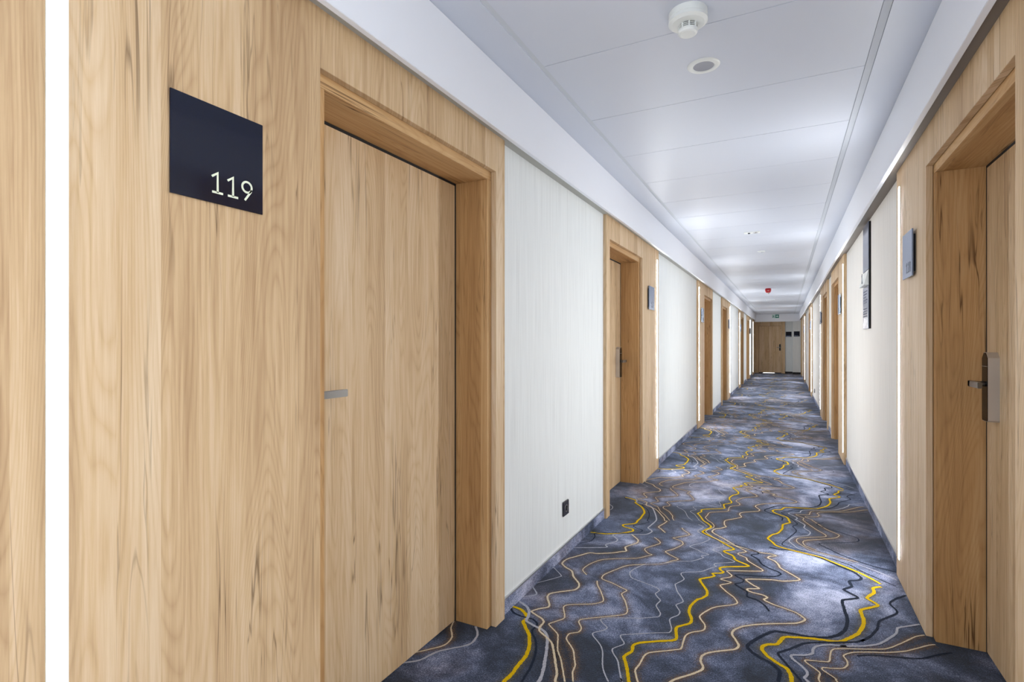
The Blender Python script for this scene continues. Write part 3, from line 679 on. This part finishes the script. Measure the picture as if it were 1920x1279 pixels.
# ------------------------------------------------------------------ signs at the end
def end_sign(x, y, z, label):
    root = empty('door_sign', (x, y, z))
    b = MB(); b.box(-0.108, 0.108, -0.008, 0, -0.108, 0.108, 'matt_navy'); b.build('plate', root, bevel=0.0008)
    d = MB(); d.box(-0.085, 0.075, -0.0088, -0.008, -0.082, -0.070, 'board')
    d.build('print', root); tag(root, label, 'sign', 'dark signs on the end wall')
end_sign(0.115, Y1, 1.665, 'dark square sign on the end wall just right of the end door')
end_sign(0.41, Y1-0.42, 1.672, 'dark square sign on the narrow pier at the corridor end')

# exit sign on the lintel
root = empty('exit_sign', (-0.37, 24.7, 2.41))
b = MB(); b.box(-0.13, 0.13, -0.02, 0, -0.08, 0.08, 'sign_white'); b.build('housing', root, bevel=0.002)
b = MB(); b.box(-0.015, 0.122, -0.021, -0.02, -0.07, 0.07, 'green'); b.box(-0.122, -0.105, -0.021, -0.02, -0.06, 0.06, 'green')
b.prism([(-0.09, 0.05), (-0.045, 0.05), (-0.045, -0.06), (-0.055, -0.06), (-0.055, 0.04), (-0.09, 0.04)], 1, -0.021, -0.02, 'green')
b.prism([(-0.07, 0.025), (-0.058, 0.01), (-0.066, -0.015), (-0.055, -0.06), (-0.065, -0.06), (-0.078, -0.02), (-0.095, -0.05), (-0.102, -0.044), (-0.084, 0.0), (-0.098, 0.01), (-0.09, 0.02)], 1, -0.0212, -0.02, 'green')
b.build('green_field', root)
b = MB(); b.prism([(0.01, 0.014), (0.05, 0.014), (0.05, 0.045), (0.105, 0.0), (0.05, -0.045), (0.05, -0.014), (0.01, -0.014)], 1, -0.0222, -0.021, 'sign_white')
b.build('arrow', root)
tag(root, 'green and white exit sign with a right arrow on the far lintel', 'exit sign')

# ------------------------------------------------------------------ sockets
def socket(loc, rz, label):
    root = empty('wall_socket', loc, rz)
    b = MB(); b.box(0, 0.010, -0.044, 0.044, -0.044, 0.044, 'socket'); b.build('face_plate', root, bevel=0.003)
    r = MB(); n = 32
    # recessed well: a ring and a dark floor
    out = [(0.021*math.cos(2*math.pi*i/n), 0.021*math.sin(2*math.pi*i/n)) for i in range(n)]
    inn = [(0.018*math.cos(2*math.pi*i/n), 0.018*math.sin(2*math.pi*i/n)) for i in range(n)]
    for i in range(n):
        j = (i+1) % n
        r.quad((0.0115, *out[i]), (0.0115, *out[j]), (0.0115, *inn[j]), (0.0115, *inn[i]), 'satin')
        r.quad((0.0100, *out[i]), (0.0100, *out[j]), (0.0115, *out[j]), (0.0115, *out[i]), 'satin')
    r.prism(inn, 0, 0.0098, 0.0104, 'gloss_black'); r.prism([(x*0.2, y*0.2+0.0) for x, y in inn], 0, 0.0104, 0.014, 'steel')
    r.build('well', root, fix=True)
    return tag(root, label, 'socket', 'wall sockets')
socket((WL, 3.02, 0.290), 0, 'black wall socket low on the left wallpaper near the first door')
socket((WR, 13.5, 0.235), math.pi, 'dark wall socket low on the right wallpaper far down the corridor')

# ------------------------------------------------------------------ floor guide board on the right wall
root = empty('direction_board', (WR, 4.985, 1.41), math.pi)
b = MB(); b.box(0, 0.014, -0.155, 0.155, 0, 0.82, 'gloss_black'); b.build('backing', root)
b = MB(); b.box(0.014, 0.018, -0.155, 0.155, 0.455, 0.82, 'board'); b.build('top_panel', root)
b = MB(); b.box(0.014, 0.018, -0.155, 0.155, 0.0, 0.33, 'board'); b.build('lower_panel', root)
b = MB(); b.prism([(0.014, 0.335), (0.045, 0.335), (0.018, 0.45), (0.014, 0.45)], 1, -0.15, 0.15, 'plastic'); fp = b.build('floor_number_panel', root)
tag(fp, 'white floor number panel')
d = MB(); strokes(d, [[(y_*0.06-0.02, 0.36+z_*0.07) for y_, z_ in s_] for s_ in glyph('1')], 0.040, 'board_text', 0.008, 0.003, False); d.build('numeral', fp)
d = MB()
for k in range(5):
    z = 0.29-0.022*k; d.box(0.018, 0.0186, -0.12, 0.10-0.03*(k % 3), z, z+0.009, 'board_text')
for k in range(4):
    for q in range(5):
        d.box(0.018, 0.0186, -0.12+q*0.045, -0.095+q*0.045, 0.155-0.02*k, 0.163-0.02*k, 'board_text')
d.build('print', root)
tag(root, 'tall narrow grey direction board high on the right wallpaper', 'sign')

# ------------------------------------------------------------------ ceiling fittings
root = empty('smoke_detector', (-0.318, 2.015, ZC))
b = MB(); b.lathe([(0.0, 0), (0.068, 0), (0.068, -0.022), (0.066, -0.0235), (0.068, -0.025), (0.069, -0.036), (0.058, -0.044), (0.036, -0.047), (0, -0.047)], 0, 0, 'plastic', 56); b.build('base', root, smooth=False)
b = MB(); b.lathe([(0, -0.047), (0.030, -0.047), (0.030, -0.064), (0, -0.064)], 0, 0, 'grille', 40)
for zz in (-0.051, -0.057): b.lathe([(0.030, zz), (0.0335, zz), (0.0335, zz-0.0022), (0.030, zz-0.0022)], 0, 0, 'plastic', 40)
for k in range(8):
    a = k*math.pi/4+0.3; cx, cy = 0.032*math.cos(a), 0.032*math.sin(a); b.box(cx-0.0022, cx+0.0022, cy-0.0022, cy+0.0022, -0.066, -0.046, 'plastic')
b.build('vents', root)
b = MB(); b.lathe([(0, -0.063), (0.034, -0.063), (0.035, -0.070), (0.032, -0.077), (0.026, -0.080), (0, -0.081)], 0, 0, 'plastic', 48); b.build('cap', root)
tag(root, 'white round smoke detector on the ceiling, nearest fitting', 'smoke detector')
root = empty('downlight', (-0.318, 2.43, ZC))
b = MB(); b.lathe([(0.043, 0.0), (0.043, -0.004), (0.050, -0.006), (0.066, -0.003), (0.068, 0.0)], 0, 0, 'plastic', 56); b.build('ring', root, smooth=True)
b = MB(); b.lathe([(0.043, -0.003), (0.030, -0.0012), (0.0, -0.0008)], 0, 0, 'lamp_grey', 48)
b.build('reflector', root, smooth=True)
tag(root, 'unlit round white downlight just behind the smoke detector', 'light')
root = empty('emergency_light', (-0.327, 6.35, ZC))
b = MB(); b.box(-0.08, 0.08, -0.055, 0.055, -0.004, 0, 'plastic'); b.build('frame', root, bevel=0.0015)
b = MB(); b.lathe([(0.026, -0.004), (0.024, -0.009), (0.0, -0.010)], 0.035, 0, 'satin', 24); b.build('lens', root)
b = MB(); b.lathe([(0.012, -0.004), (0.011, -0.012), (0, -0.013)], -0.03, 0, 'grille', 20); b.build('indicator', root)
tag(root, 'small rectangular white emergency light on the ceiling', 'light')
root = empty('ceiling_sensor', (-0.285, 7.7, ZC))
b = MB(); b.lathe([(0.045, 0), (0.044, -0.006), (0.03, -0.010), (0, -0.012)], 0, 0, 'plastic', 32); b.build('body', root)
b = MB(); b.lathe([(0.016, -0.010), (0.012, -0.02), (0, -0.022)], 0.012, 0, 'ceil_trim', 24); b.build('lens', root)
tag(root, 'tiny round white sensor on the ceiling beyond the emergency light', 'sensor')
b = MB(); b.lathe([(0.105, 0), (0.103, -0.010), (0.09, -0.014), (0, -0.014)], -0.32, 9.08, 'ceil_trim', 48)
tag(b.build('ceiling_speaker'), 'flat round greyish speaker in the ceiling, mid corridor', 'speaker')
root = empty('fire_alarm_sounder', (-0.345, 13.05, ZC))
b = MB(); b.lathe([(0.052, 0), (0.062, -0.02), (0.062, -0.045), (0.050, -0.085), (0.040, -0.095), (0, -0.095)], 0, 0, 'red', 40); b.build('body', root)
b = MB(); b.lathe([(0.02, -0.095), (0.018, -0.125), (0, -0.128)], 0.01, 0, 'plastic', 24); b.build('beacon', root)
b = MB(); b.box(-0.016, 0.02, -0.0635, -0.06, -0.055, -0.05, 'sign_white'); b.build('mark', root)
tag(root, 'red fire alarm sounder hanging from the ceiling far down', 'alarm')
root = empty('ceiling_vent', (-0.375, 16.55, ZC))
b = MB(); b.box(-0.11, 0.11, -0.11, 0.11, -0.005, 0, 'plastic'); b.build('frame', root)
b = MB(); b.box(-0.09, 0.09, -0.09, 0.09, -0.008, -0.005, 'ceil_trim'); b.build('grille', root)
tag(root, 'flat pale square ceiling vent beyond the red alarm', 'vent')
